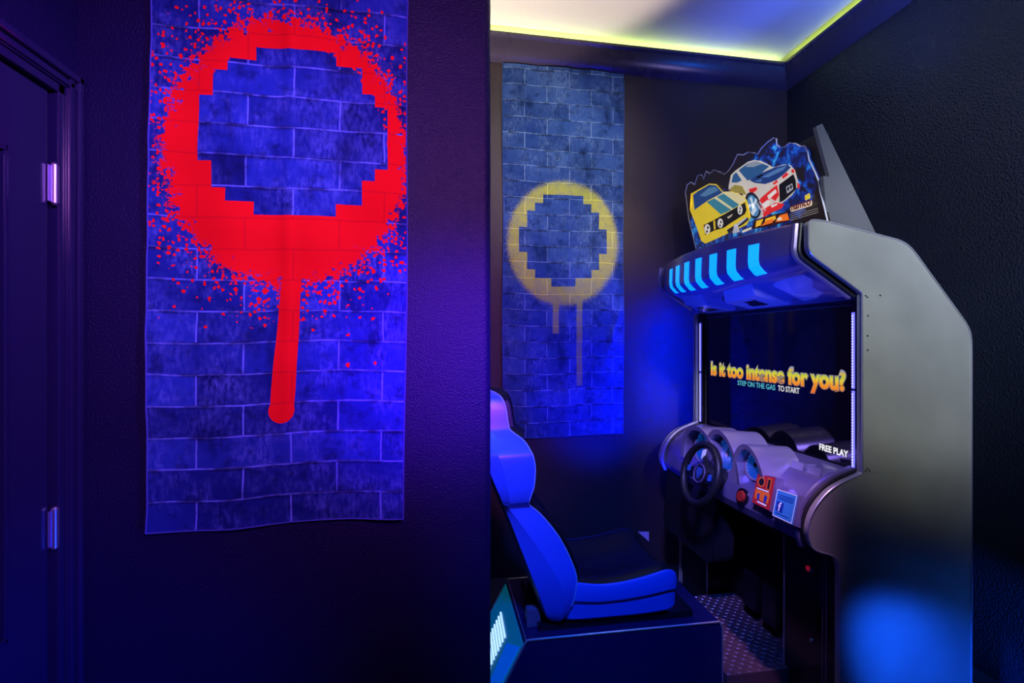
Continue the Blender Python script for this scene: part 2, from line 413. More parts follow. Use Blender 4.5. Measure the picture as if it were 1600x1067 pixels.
        mask = paint.mx(drip).mx(sp1).mx(sp2)
        red = mix((n1-0.3)*0.35, (0.94, 0.004, 0.008), (0.74, 0.002, 0.010))
        red = mix(N(nt, br.outputs['Fac'])*0.45, red, (0.55, 0.003, 0.012))
        col = mix(mask, col, red)
    else:
        cu, cv = 0.372, 1.160
        grain = N(nt, noise(170, 3, rough=0.85).outputs[0])
        d = dist(U, V, cu, cv, 0.372, 0.40)
        soft = d.smooth(0.78, 1.12)*0.50+0.30
        paint = grain.gt(soft)
        P = 0.050
        hole = dist((U+0.006).snap(P)+P/2, V.snap(P)+P/2, cu+0.004, cv+0.030, 0.262, 0.272).lt(1.0)
        paint = paint*(hole*-1.0+1.0)
        dr1 = (U-0.322).ab().lt(0.018)*V.gt(0.62)*V.lt(0.90); dr2 = (U-0.468).ab().lt(0.018)*V.gt(0.30)*V.lt(0.90)
        mask = (paint*0.92).mx((dr1+dr2).mn(1.0)*grain.gt(0.33)*0.72)
        mask = mask*(N(nt, br.outputs['Fac'])*0.15+0.85)*(fine*0.6+0.66).mn(1.0)
        mask = mask*(blot.smooth(0.36, 0.60)*0.25+0.80).mn(1.0)
        yel = mix(N(nt, br.outputs['Fac']), (0.66, 0.68, 0.07), (0.90, 0.92, 0.16))
        col = mix(mask, col, yel)
    nt.links.new(col, b.inputs['Base Color'])
    wn = noise(420, 2); bp = nt.nodes.new('ShaderNodeBump'); bp.inputs['Strength'].default_value = 0.12; bp.inputs['Distance'].default_value = 0.002
    nt.links.new(wn.outputs[0], bp.inputs['Height']); nt.links.new(bp.outputs[0], b.inputs['Normal'])
    return m

TW, TH, TZ0, TZ1 = 0.752, 2.215, 0.832, 3.048
def tapestry(name, x0, ywall, kind, label, shear_top=0.0, tilt=0.0, seed=0):
    bm = bmesh.new(); uvl = bm.loops.layers.uv.new('UVMap'); nx, nz = 60, 150; rs = random.Random(seed)
    ph = [rs.uniform(0, 6.28) for _ in range(6)]
    def pt(i, j):
        u = i/nx*TW; v = j/nz*TH; s = i/nx; t = j/nz
        # gentle cloth waves: a centre fold crease, loose corners, soft horizontal sags
        wv = 0.0035*math.sin(u*26+ph[0]+v*0.7)+0.003*math.sin(v*9+ph[1]+u*4)+0.002*math.sin(v*31+u*7+ph[2])
        fold = 0.006*math.exp(-((s-0.52)/0.02)**2)*(0.5+0.5*t)
        loose = 0.012*(1-t)**3*(0.5+0.5*math.sin(u*15+ph[3]))
        diag = 0.014*math.exp(-(((u-0.66)-(v-0.55)*0.28)/0.018)**2)*math.exp(-((v-0.62)/0.16)**2)
        y = ywall-0.014-wv-fold-loose-diag
        x = x0+u+shear_top*t+0.006*math.sin(v*5+ph[4])*(s-0.5)
        z = TZ0+v+tilt*(s-0.5)*(1-t)-0.006*math.sin(s*PI*2.0+ph[5])*(1-t)
        return Vector((x, y, z)), (u, v)
    g = [[None]*(nz+1) for _ in range(nx+1)]
    for i in range(nx+1):
        for j in range(nz+1):
            p, q = pt(i, j); g[i][j] = (bm.verts.new(p), bm.verts.new(p+Vector((0, 0.0016, 0))), q)
    def quad(vs, qs):
        f = bm.faces.new(vs)
        for l, q in zip(f.loops, qs): l[uvl].uv = q
    for i in range(nx):
        for j in range(nz):
            c = [g[i][j], g[i+1][j], g[i+1][j+1], g[i][j+1]]
            quad([k[0] for k in c], [k[2] for k in c]); quad([k[1] for k in reversed(c)], [k[2] for k in reversed(c)])
    rim = [g[i][0] for i in range(nx)]+[g[nx][j] for j in range(nz)]+[g[i][nz] for i in range(nx, 0, -1)]+[g[0][j] for j in range(nz, 0, -1)]
    for a, c in zip(rim, rim[1:]+rim[:1]): quad([a[0], a[1], c[1], c[0]], [a[2], a[2], c[2], c[2]])
    t = empty(name, (x0+TW/2, ywall, TZ0), label, 'tapestry', 'printed brick tapestries')
    cl = obj('cloth', bm, tapestry_mat(name+'_'+kind, kind), t, smooth=True)
    # stitched hem along the free edges
    hem = mat('hem_'+kind, (0.05, 0.06, 0.45) if kind == 'red' else (0.05, 0.10, 0.33), 0.85)
    bm = bmesh.new()
    tube(bm, [g_pt for g_pt in [pt(i, 0)[0]+Vector((0, -0.001, 0.0)) for i in range(0, nx+1, 3)]], 0.0022, 6)
    tube(bm, [pt(nx, j)[0]+Vector((0, -0.001, 0)) for j in range(0, nz+1, 5)], 0.0022, 6)
    tube(bm, [pt(0, j)[0]+Vector((0, -0.001, 0)) for j in range(0, nz+1, 5)], 0.0022, 6)
    obj('hem', bm, hem, t, smooth=True)
    return t
tapestry('wall_tapestry', -0.851, YF, 'red', 'brick-print tapestry with large red splash and long drip on the near partition', shear_top=0.016, tilt=0.0, seed=3)
tapestry('wall_tapestry', 0.393, YB, 'yellow', 'brick-print tapestry with dull yellow ring on the alcove back wall', seed=5)

# ---------------------------------------------------------------- arcade driving cabinet
M_panel = mat('grey_side_laminate', (0.42, 0.43, 0.40), 0.40, metal=0.35, vary=0.35, vscale=4.0, spec=0.5)
M_silver = mat('silver_violet_plastic', (0.26, 0.22, 0.48), 0.24, metal=0.55, spec=0.6)
M_hood = mat('hood_violet_plastic', (0.15, 0.12, 0.36), 0.22, metal=0.5, spec=0.6)
M_pod = mat('pod_violet_plastic', (0.30, 0.27, 0.55), 0.24, metal=0.4, spec=0.6)
M_fin = mat('fin_grey', (0.20, 0.20, 0.22), 0.4, metal=0.4, vary=0.15)
M_blackg = mat('black_gloss', (0.006, 0.006, 0.012), 0.22, spec=0.6)
M_blackm = mat('black_textured', (0.008, 0.008, 0.016), 0.5, bump=0.4, bscale=260)
M_rubber = mat('black_rubber', (0.012, 0.012, 0.016), 0.45)
M_chrome = mat('bright_edge_trim', (0.80, 0.80, 0.90), 0.32, metal=0.8)
M_screw = mat('screw_steel', (0.6, 0.6, 0.7), 0.3, metal=1.0)
M_glass = mat('screen_glass', (0.002, 0.002, 0.004), 0.06, spec=0.5, emit=(0.02, 0.03, 0.35), estr=0.01)
M_slot = mat('lit_cyan_lens', (0.05, 0.3, 0.8), 0.3, emit=(0.0, 0.33, 1.0), estr=1.15)
M_led = mat('blue_led_line', (0.3, 0.3, 0.9), 0.4, emit=(0.10, 0.10, 1.0), estr=2.2)
M_ledw = mat('led_beads', (0.5, 0.5, 1.0), 0.4, emit=(0.42, 0.40, 1.0), estr=2.6)
YN, YFAR = 1.42, 2.50
cab = empty('arcade_cabinet', (1.62, 1.96, 0), 'driving arcade cabinet with grey side panel, lit blue marquee, screen and steering wheel', 'arcade machine')

side = [(1.262, 1.816), (1.316, 1.818), (1.660, 1.754), (1.926, 1.452), (1.936, 1.405), (1.936, 0.02), (1.384, 0.02), (1.384, 0.655), (1.279, 0.680), (1.259, 0.732),
        (1.264, 0.783), (1.291, 0.836), (1.354, 0.897), (1.474, 0.937), (1.474, 1.571), (1.262, 1.705)]
sr = rounded(side, [0.02, 0.04, 0.05, 0.05, 0.05, 0.01, 0.01, 0.05, 0.05, 0.03, 0.03, 0.05, 0.06, 0.01, 0.006, 0.03], 5)
for y0, y1 in ((YN, YN+0.020), (YFAR-0.020, YFAR)):
    p = obj('side_panel', xz(sr, y0, y1), M_panel, cab, label='grey laminated side panel' if y0 == YN else None)
    yo = y0+0.010
    obj('edge_trim', tube(bmesh.new(), [(a, y0 if y0 == YN else y1, b) for a, b in sr], 0.0032, 6, True), M_chrome, p, smooth=True)
    if y0 == YN:
        # access cover with screws along the screen opening
        cv = obj('access_cover', bx((1.478, YN-0.0025, 0.940), (1.560, YN, 1.568), 0.001), M_panel, p)
        for (x, z) in ((1.492, 0.955), (1.485, 0.948), (1.500, 0.948), (1.492, 1.555), (1.485, 1.560), (1.545, 1.562), (1.493, 1.42), (1.493, 1.37), (1.495, 1.49)):
            obj('screw', disc(bmesh.new(), (x, YN-0.0025, z), (0, -1, 0), 0.0032, 0.0012, 10), M_blackm, cv)
# outer ribs that frame the hood and dash beside the near panel
fr = [(1.262, 1.816), (1.262, 1.705), (1.474, 1.571)]
rb = rounded([(1.255, 1.812), (1.245, 1.700), (1.470, 1.560), (1.60, 1.5)], [0, 0.03, 0, 0], 5)[:-1]
for k, (dy, dx, r, mm) in enumerate(((0.026, 0.0, 0.006, M_rubber), (0.042, -0.006, 0.012, M_silver))):
    for ys in (YN+dy, YFAR-dy):
        obj('hood_rib', tube(bmesh.new(), [(a+dx, ys, b) for a, b in rb], r, 8), mm, cab, smooth=True)
db = rounded([(1.474, 0.940), (1.354, 0.900), (1.288, 0.838), (1.262, 0.785), (1.256, 0.732), (1.278, 0.678)], [0, 0.06, 0.05, 0.03, 0.03, 0], 5)
for k, (dy, dx, r, mm) in enumerate(((0.026, 0.002, 0.006, M_rubber), (0.044, -0.004, 0.012, M_silver))):
    for ys in (YN+dy, YFAR-dy):
        obj('dash_rib', tube(bmesh.new(), [(a+dx, ys, b+0.004) for a, b in db], r, 8), mm, cab, smooth=True)
# body behind the screen, front pillars and footwell
body = [(1.545, 0.02), (1.922, 0.02), (1.922, 1.40), (1.912, 1.446), (1.652, 1.742), (1.45, 1.782), (1.45, 1.575), (1.545, 1.56)]
obj('cabinet_body', xz(body, YN+0.02, YFAR-0.02), M_blackm, cab)
for y0, y1 in ((YN+0.02, 1.688), (2.232, YFAR-0.02)):
    p = obj('front_pillar', bx((1.388, y0, 0.02), (1.545, y1, 0.66), 0.004), M_blackg, cab)
    yy = y1 if y0 < 1.6 else y0
    obj('corner_strip', bx((1.3855, yy-0.004, 0.03), (1.392, yy+0.001, 0.665), 0.001), M_chrome, p)
    if y0 < 1.6:
        for z in (0.545, 0.285):
            bm = bmesh.new(); disc(bm, (1.388, 1.545, z), (-1, 0, 0), 0.009, 0.006, 14, 0.006)
            obj('lock_screw', bm, M_screw, p, smooth=40)
        bm = bmesh.new(); disc(bm, (1.388, 1.562, 0.545), (-1, 0, 0), 0.010, 0.004, 14); obj('red_lamp', bm, mat('red_lamp', (0.5, 0.01, 0.05), 0.3, emit=(0.6, 0.01, 0.06), estr=0.25), p)
        obj('door_handle', bx((1.376, 1.515, 0.33), (1.388, 1.523, 0.42), 0.003), M_blackg, p)
        obj('seam', bx((1.386, 1.478, 0.05), (1.389, 1.482, 0.62)), M_silver, p); obj('seam', bx((1.386, 1.495, 0.05), (1.389, 1.498, 0.62)), M_silver, p)
# screen with bezel
scr = obj('screen', bx((1.508, 1.490, 0.925), (1.540, 2.432, 1.535), 0.002), M_glass, cab, label='dark screen showing a start message')
bm = bmesh.new()
for a, b in (((1.500, 1.44, 0.915), (1.545, 1.488, 1.56)), ((1.490, 2.436, 0.915), (1.545, 2.48, 1.56)), ((1.500, 1.488, 1.537), (1.545, 2.436, 1.560)), ((1.496, 1.488, 0.900), (1.545, 2.436, 0.923))):
    box(bm, a, b, 0.002)
obj('bezel', bm, M_blackg, cab)
bm = bmesh.new()
for a, b in (((1.5055, 1.489, 0.925), (1.5075, 1.491, 1.535)), ((1.5055, 2.431, 0.925), (1.5075, 2.433, 1.535)), ((1.5055, 1.489, 1.533), (1.5075, 2.433, 1.535)), ((1.5055, 1.489, 0.925), (1.5075, 2.433, 0.927))): box(bm, a, b)
obj('screen_edge', bm, mat('screen_edge_grey', (0.10, 0.10, 0.16), 0.4), scr)
for y in (1.470, 2.458):
    for z0, z1 in ((0.945, 1.222), (1.230, 1.505)):
        l = obj('led_strip', bx((1.486, y-0.0045, z0), (1.492, y+0.0045, z1), 0.001), M_led, cab)
        bm = bmesh.new(); n = 26
        for k in range(n): box(bm, (1.4845, y-0.0016, z0+0.005+k*(z1-z0-0.01)/n), (1.4862, y+0.0016, z0+0.005+(k+0.55)*(z1-z0-0.01)/n))
        b_ = obj('led_beads', bm, M_ledw, l); b_['kind'] = 'stuff'
# added hidden glow strip outside the far side panel, washing the back wall blue
obj('wall_wash_glow', bx((1.490, YFAR+0.001, 0.85), (1.498, YFAR+0.006, 1.62)), mat('wash_glow_blue', (0.1, 0.1, 0.8), 0.4, emit=(0.0, 0.012, 1.0), estr=420), cab)
# words on the screen
def grad(name, stops, z0, z1, st):
    m = bpy.data.materials.new(name); m.use_nodes = True; nt = m.node_tree; b = nt.nodes['Principled BSDF']
    g = nt.nodes.new('ShaderNodeNewGeometry'); s = nt.nodes.new('ShaderNodeSeparateXYZ'); nt.links.new(g.outputs['Position'], s.inputs[0])
    mr = nt.nodes.new('ShaderNodeMapRange'); nt.links.new(s.outputs[2], mr.inputs[0]); mr.inputs[1].default_value = z0; mr.inputs[2].default_value = z1
    r = nt.nodes.new('ShaderNodeValToRGB'); nt.links.new(mr.outputs[0], r.inputs[0]); e = r.color_ramp.elements
    e[0].position = stops[0][0]; e[0].color = (*stops[0][1], 1); e[1].position = stops[-1][0]; e[1].color = (*stops[-1][1], 1)
    for p, c in stops[1:-1]: k = e.new(p); k.color = (*c, 1)
    nt.links.new(r.outputs[0], b.inputs['Emission Color']); b.inputs['Emission Strength'].default_value = st
    b.inputs['Base Color'].default_value = (0, 0, 0, 1); b.inputs['Specular IOR Level'].default_value = 0
    return m
RT, UP = (0, -1, 0), (0, 0, 1)
zb = 1.219
M_txt = grad('title_gradient', [(0.0, (0.95, 0.20, 0.03)), (0.32, (1.0, 0.35, 0.03)), (0.5, (0.85, 0.70, 0.05)), (0.62, (0.55, 0.62, 0.08)), (0.75, (0.8, 0.55, 0.05)), (0.85, (0.30, 0.32, 0.5))], zb-0.02, zb+0.085, 0.85)
M_out = grad('title_outline', [(0.0, (0.45, 0.15, 0.10)), (0.5, (0.30, 0.28, 0.22)), (1.0, (0.35, 0.35, 0.55))], zb-0.02, zb+0.085, 0.8)
text_mesh('title_outline', 'Is it too intense for you?', (1.5068, 2.385, zb), RT, UP, 0.098, M_out, scr, width=0.868, offset=0.0075, extrude=0.0003)
text_mesh('title_letter', 'Is it too intense for you?', (1.5060, 2.382, zb), RT, UP, 0.098, M_txt, scr, width=0.862, offset=0.0035, extrude=0.0003, split=True)
text_mesh('prompt_text', 'STEP ON THE GAS', (1.5062, 2.150, 1.181), RT, UP, 0.034, mat('prompt_cyan', (0, 0, 0), emit=(0.10, 0.55, 0.70), estr=0.7), scr, width=0.265, offset=0.0006, extrude=0.0003)
text_mesh('prompt_text', 'TO START', (1.5062, 1.868, 1.181), RT, UP, 0.034, mat('prompt_white', (0, 0, 0), emit=(0.8, 0.8, 0.85), estr=0.8), scr, width=0.125, offset=0.0006, extrude=0.0003)
text_mesh('credit_text', 'FREE PLAY', (1.5062, 1.640, 0.971), RT, UP, 0.034, mat('credit_white', (0, 0, 0), emit=(0.9, 0.9, 0.95), estr=0.95), scr, width=0.132, offset=0.0010, extrude=0.0003)

# marquee hood: bowed front, lip, sculpted underside
def xf(y): return 1.152+0.40*(y-1.93)**2
ys = [1.462+(2.458-1.462)*k/26 for k in range(27)]
def hood_prof(y):
    x = xf(y); e = 1-((y-1.96)/0.50)**2; zl = 1.700-0.032*max(0, e)
    return [(1.47, y, 1.795), (x+0.10, y, 1.812), (x+0.02, y, 1.817), (x+0.004, y, 1.812), (x, y, 1.800), (x-0.004, y, zl+0.02), (x, y, zl), (x+0.02, y, zl-0.022), (x+0.06, y, zl-0.045),
            (x+0.11, y, zl-0.052), (x+0.16, y, 1.600), (1.44, y, 1.560), (1.50, y, 1.552), (1.50, y, 1.70)]
hood = obj('marquee_hood', loft(bmesh.new(), [hood_prof(y) for y in ys]), M_hood, cab, smooth=30, label='bowed violet-silver marquee hood')
for k in range(7):
    yc = 1.605+k*0.1025; wv = 0.0215
    secs = []
    for s in (-1, -0.5, 0, 0.5, 1):
        y = yc+s*wv; x = xf(y); e = 1-((y-1.96)/0.50)**2; zl = 1.700-0.032*max(0, e)
        zt = 1.768
        o = [(x-0.0045, y, zt), (x-0.0065, y, zl+0.022), (x-0.0025, y, zl-0.001), (x+0.019, y, zl-0.0245), (x+0.030, y, zl-0.031)]
        i = [(x+0.034, y, zl-0.027), (x+0.022, y, zl-0.016), (x+0.004, y, zl+0.002), (x+0.002, y, zl+0.022), (x+0.003, y, zt)]
        secs.append(o+i)
    obj('light_slot', loft(bmesh.new(), secs), M_slot, hood, label='glowing cyan slot' if k == 0 else None)
# underside pods, vents and the sensor hole
def hull(name, pts, m, parent):
    bm = bmesh.new()
    for p in pts: bm.verts.new(Vector(p))
    bmesh.ops.convex_hull(bm, input=bm.verts)
    bmesh.ops.bevel(bm, geom=list(bm.edges), offset=0.004, segments=2, affect='EDGES')
    return obj(name, bm, m, parent, smooth=25)
for s in (-1, 1):                          # angular speaker pods either side of the sensor, a tapering ledge outside each
    Q = lambda pts: [(x, 1.96+s*y, z) for x, y, z in pts]
    hull('underside_pod', Q([(1.225, 0.10, 1.655), (1.225, 0.26, 1.665), (1.260, 0.07, 1.570), (1.265, 0.27, 1.585), (1.40, 0.05, 1.545), (1.41, 0.30, 1.548), (1.42, 0.08, 1.60), (1.42, 0.28, 1.60)]), M_pod, hood)
    hull('underside_ledge', Q([(1.215, 0.28, 1.700), (1.225, 0.43, 1.715), (1.30, 0.30, 1.625), (1.30, 0.45, 1.660), (1.43, 0.33, 1.556), (1.44, 0.47, 1.575), (1.36, 0.36, 1.580), (1.34, 0.44, 1.70)]), M_pod, hood)
hull('underside_bridge', [(1.22, 1.87, 1.660), (1.22, 2.05, 1.660), (1.30, 1.87, 1.605), (1.30, 2.05, 1.605), (1.42, 1.87, 1.56), (1.42, 2.05, 1.56), (1.40, 1.87, 1.62), (1.40, 2.05, 1.62)], M_hood, hood)
bm = bmesh.new(); disc(bm, (1.330, 1.96, 1.598), (-0.4, 0, -1), 0.030, 0.012, 24, 0.026); obj('sensor', bm, M_blackg, hood, smooth=40)
for s in (-1, 1):
    yc = 1.96+s*0.17
    bm = bmesh.new(); prism(bm, [(1.300, yc-0.045, 1.576), (1.300, yc+0.045, 1.576), (1.365, yc+0.045, 1.562), (1.365, yc-0.045, 1.562)], (-0.003, 0, -0.010)); obj('vent', bm, M_blackg, hood)

# topper sign: cut-out board with printed cars, grey fin bracket and black stand behind
TX = 1.398
def tp(zx, zy, lift=0.0):
    p = onX(1030+zx*0.23125, 180+zy*0.23125, TX); return Vector((TX-lift, p.y, p.z))
outl = [(250, 905), (225, 800), (200, 700), (188, 600), (178, 520), (190, 470), (215, 452), (240, 470), (262, 405), (285, 402), (300, 430), (318, 378), (340, 395), (372, 370), (415, 385), (440, 400), (470, 375),
        (500, 330), (530, 265), (570, 268), (600, 250), (645, 255), (668, 262), (690, 225), (730, 185), (775, 153), (792, 160), (795, 200), (815, 218), (850, 215), (880, 188), (920, 192), (950, 210), (985, 208), (1005, 250), (1012, 300), (1055, 390),
        (1080, 450), (1090, 520), (1115, 620), (1140, 725), (1140, 770), (700, 880)]
pts = [tp(a, b) for a, b in outl]
M_board = mat('topper_board_print', (0.012, 0.008, 0.010), 0.35)
def flames_print(m):
    nt = m.node_tree; b = nt.nodes['Principled BSDF']
    g = nt.nodes.new('ShaderNodeNewGeometry'); s = nt.nodes.new('ShaderNodeSeparateXYZ'); nt.links.new(g.outputs['Position'], s.inputs[0])
    Y = N(nt, s.outputs[1]); Z = N(nt, s.outputs[2])
    n = nt.nodes.new('ShaderNodeTexNoise'); n.inputs['Scale'].default_value = 16; n.inputs['Detail'].default_value = 6; n.inputs['Roughness'].default_value = 0.68; n.inputs['Distortion'].default_value = 1.2
    nt.links.new(g.outputs['Position'], n.inputs['Vector'])
    # printed flame band follows the outline of the two cars
    e1 = (((Y-1.80)/0.25)*((Y-1.80)/0.25)+((Z-2.04)/0.17)*((Z-2.04)/0.17)).sqrt(); e2 = (((Y-2.20)/0.22)*((Y-2.20)/0.22)+((Z-1.96)/0.17)*((Z-1.96)/0.17)).sqrt()
    band = (e1.mn(e2).smooth(1.0, 1.55)*-1.0+1.0)
    v = N(nt, n.outputs[0])*band
    r = nt.nodes.new('ShaderNodeValToRGB'); nt.links.new(v.s, r.inputs[0]); e = r.color_ramp.elements
    e[0].position = 0.0; e[0].color = (0.012, 0.007, 0.008, 1); e[1].position = 0.70; e[1].color = (0.16, 0.62, 0.85, 1)
    for q, c in ((0.40, (0.012, 0.008, 0.012)), (0.48, (0.008, 0.02, 0.20)), (0.55, (0.008, 0.09, 0.48)), (0.62, (0.03, 0.34, 0.70))): k = e.new(q); k.color = (*c, 1)
    nt.links.new(r.outputs[0], b.inputs['Base Color']); nt.links.new(r.outputs[0], b.inputs['Emission Color']); b.inputs['Emission Strength'].default_value = 0.6
flames_print(M_board)
top = obj('topper_sign', prism(bmesh.new(), pts, (0.012, 0, 0)), M_board, cab, label='cut-out sign with a yellow and a white racing car')
obj('sign_edge', tube(bmesh.new(), [p+Vector((0.0, 0, 0)) for p in pts[:-2]], 0.0030, 6), mat('sign_edge_white', (0.8, 0.78, 0.85), 0.3), top, smooth=True)
LAY = [0]
def art(name, polys, col, st=0.6, rough=0.4, label=None):
    LAY[0] += 1
    m = mat('print_'+name+str(LAY[0]), col, rough, emit=col, estr=st, vary=0.25, vscale=60)
    for pl in polys:
        bm = bmesh.new()
        vs = [bm.verts.new(tp(a, b, 0.0005+LAY[0]*0.00035)) for a, b in pl]
        f = bm.faces.new(vs)
        bmesh.ops.triangulate(bm, faces=list(bm.faces))
        o = obj(name, bm, m, top, label=label)
    return o
def ell(cx, cy, rx, ry, n=22, rot=0.0):
    return [(cx+rx*math.cos(t)*math.cos(rot)-ry*math.sin(t)*math.sin(rot), cy+rx*math.cos(t)*math.sin(rot)+ry*math.sin(t)*math.cos(rot)) for t in [k*2*PI/n for k in range(n)]]
# white and red car behind
art('rear_car_body', [[(470, 480), (485, 405), (515, 375), (600, 315), (640, 303), (690, 308), (760, 345), (775, 352), (850, 332), (890, 338), (918, 370), (938, 440), (945, 470), (900, 540), (845, 585), (760, 640), (700, 690), (660, 700), (600, 640), (560, 520), (520, 540), (470, 500)]], (0.72, 0.66, 0.58), 0.5)
art('rear_car_glass', [[(538, 372), (600, 325), (655, 310), (745, 345), (700, 385), (640, 425), (598, 442)], [(490, 455), (500, 405), (522, 385), (560, 440), (530, 455)]], (0.03, 0.12, 0.30), 0.5)
art('glass_glare', [[(600, 326), (655, 311), (700, 328), (640, 350), (585, 350)]], (0.30, 0.36, 0.42), 0.5)
art('rear_car_hood', [[(612, 440), (690, 392), (790, 350), (870, 334), (893, 352), (845, 400), (790, 440), (720, 465), (650, 458)]], (0.015, 0.05, 0.22), 0.5)
art('hood_glare', [[(690, 420), (800, 362), (868, 342), (840, 372), (740, 420)], [(640, 448), (700, 430), (690, 450)]], (0.10, 0.22, 0.48), 0.5)
art('hood_scoop', [[(660, 415), (700, 398), (705, 408), (670, 428)]], (0.0, 0.0, 0.02), 0.1)
art('red_graphics', [[(770, 462), (800, 436), (806, 452), (782, 470)], [(832, 415), (866, 385), (878, 402), (842, 430)], [(895, 372), (912, 362), (920, 384), (905, 392)],
    [(610, 500), (660, 485), (668, 500), (640, 525), (615, 520)], [(690, 560), (760, 500), (800, 470), (815, 540), (790, 580), (760, 560), (720, 600), (690, 640), (670, 600)],
    [(700, 640), (790, 590), (850, 600), (830, 630), (760, 660), (710, 690)], [(940, 450), (955, 470), (950, 500), (938, 490)]], (0.75, 0.02, 0.02), 0.6)
art('white_graphics', [[(735, 545), (790, 500), (800, 520), (745, 570)], [(700, 600), (740, 570), (748, 590), (708, 625)], [(760, 610), (800, 595), (805, 605), (765, 625)]], (0.8, 0.75, 0.7), 0.6)
art('rear_car_grille', [[(815, 470), (912, 398), (928, 440), (932, 500), (850, 575), (820, 590)]], (0.012, 0.008, 0.010), 0.2)
art('headlights', [[(862, 485), (905, 460), (912, 500), (870, 530)]], (0.45, 0.45, 0.48), 0.5)
art('lamp_dark', [ell(878, 497, 8, 14), ell(896, 484, 8, 14)], (0.03, 0.03, 0.05), 0.2)
art('wheel_arch', [ell(640, 610, 52, 92, rot=-0.25)], (0.02, 0.03, 0.06), 0.2)
art('wheel_rim', [ell(642, 612, 36, 74, rot=-0.25)], (0.10, 0.30, 0.55), 0.5)
art('wheel_spokes', [[(618, 560), (632, 550), (650, 620), (640, 628)], [(660, 560), (670, 575), (640, 640), (630, 630)], [(625, 660), (655, 610), (668, 640), (640, 680)], [(610, 600), (640, 600), (645, 615), (612, 625)]], (0.65, 0.75, 0.85), 0.6)
art('pipes', [[(662, 600), (672, 590), (715, 655), (708, 668)], [(680, 585), (690, 580), (730, 640), (724, 650)]], (0.55, 0.50, 0.55), 0.5)
art('smoke', [[(480, 500), (520, 470), (570, 480), (600, 540), (560, 530), (500, 520)]], (0.40, 0.32, 0.06), 0.5)
# yellow striped car in front
art('front_car_body', [[(215, 640), (228, 600), (222, 530), (262, 508), (345, 462), (395, 466), (440, 518), (500, 515), (575, 545), (602, 575), (612, 640), (628, 690), (600, 740), (470, 800), (320, 868), (292, 850), (262, 760)]], (0.85, 0.62, 0.03), 0.55)
art('front_car_glass', [[(236, 540), (268, 515), (345, 470), (392, 474), (438, 525), (340, 575), (246, 640)]], (0.02, 0.07, 0.24), 0.5)
art('glass_glare', [[(280, 545), (345, 490), (392, 485), (410, 510), (320, 550)]], (0.10, 0.24, 0.42), 0.5)
art('front_car_hood', [[(440, 522), (500, 518), (572, 548), (598, 575), (500, 640), (430, 672), (335, 590), (400, 545)]], (0.85, 0.74, 0.40), 0.5)
art('stripe', [[(330, 586), (382, 562), (498, 640), (428, 672)], [(398, 552), (446, 530), (552, 606), (512, 632)]], (0.05, 0.26, 0.36), 0.5)
art('front_grille', [[(304, 745), (372, 712), (440, 675), (590, 590), (602, 640), (590, 668), (480, 738), (450, 760), (380, 780), (318, 810)]], (0.015, 0.010, 0.008), 0.2)
art('lamp_surround', [[(375, 715), (388, 708), (392, 770), (380, 775)], [(300, 748), (310, 740), (322, 806), (312, 810)]], (0.80, 0.55, 0.03), 0.5)
art('headlights', [ell(336, 770, 20, 34), ell(424, 730, 19, 32), ell(558, 640, 17, 32)], (0.78, 0.74, 0.66), 0.6)
art('lamp_dark', [ell(340, 760, 7, 10), ell(334, 786, 7, 9), ell(428, 722, 6, 9), ell(422, 746, 6, 9), ell(560, 630, 5, 9), ell(556, 652, 5, 9)], (0.08, 0.06, 0.05), 0.2)
art('emblem', [[(470, 690), (512, 665), (500, 684), (480, 700)]], (0.7, 0.6, 0.4), 0.5)
art('bumper_dark', [[(470, 775), (610, 690), (620, 705), (585, 735), (480, 800)]], (0.03, 0.03, 0.05), 0.2)
art('bumper_light', [[(520, 745), (600, 690), (606, 698), (540, 752)], [(520, 735), (545, 745), (560, 790), (510, 800)]], (0.55, 0.55, 0.62), 0.5)
# lettering fragments, maker's mark and small print
art('title_plate', [[(640, 770), (655, 712), (800, 668), (880, 655), (905, 712), (760, 752)]], (0.05, 0.006, 0.004), 0.3)
art('title_letters', [[(665, 758), (672, 715), (720, 700), (700, 745)], [(725, 742), (735, 700), (800, 678), (805, 700), (770, 728)]], (0.85, 0.45, 0.02), 0.7)
art('title_letters', [[(700, 750), (745, 712), (790, 700), (780, 728)], [(800, 722), (830, 678), (882, 662), (896, 708), (850, 716)]], (0.85, 0.16, 0.01), 0.7)
art('title_letters', [[(812, 700), (838, 686), (850, 705), (820, 715)], [(575, 780), (640, 755), (640, 770), (580, 795)]], (0.8, 0.7, 0.5), 0.6)
lg = rounded([(902, 622), (1052, 574), (1054, 610), (908, 656)], 12, 3)
art('maker_plate', [lg], (0.80, 0.62, 0.42), 0.6)
art('maker_square', [rounded([(1002, 545), (1038, 525), (1042, 562), (1006, 578)], 4, 2)], (0.75, 0.55, 0.04), 0.6)
lf = 0.0005+(LAY[0]+1)*0.00035
a, b, c = tp(912, 645, lf), tp(1044, 603, lf), tp(908, 622, lf)
text_mesh('maker_text', 'namco', a, b-a, UP, 0.038, mat('maker_red', (0.20, 0.01, 0.01), emit=(0.2, 0.01, 0.01), estr=0.2), top, width=(b-a).length, offset=0.0012, extrude=0.0001)
art('small_print', [[(905, 668+k*14), (1010+(k > 0)*85, 636+k*14-(k > 0)*24), (1010+(k > 0)*85, 640+k*14-(k > 0)*24), (905, 672+k*14)] for k in range(4)], (0.45, 0.38, 0.30), 0.3)
fin = [(1.359, 2.178), (1.385, 2.190), (1.617, 1.79), (1.405, 1.79), (1.405, 1.84), (1.390, 2.000), (1.415, 2.000)]
obj('topper_fin', xz(fin, 1.495, 1.510), M_fin, cab, label='grey tapered bracket behind the sign')
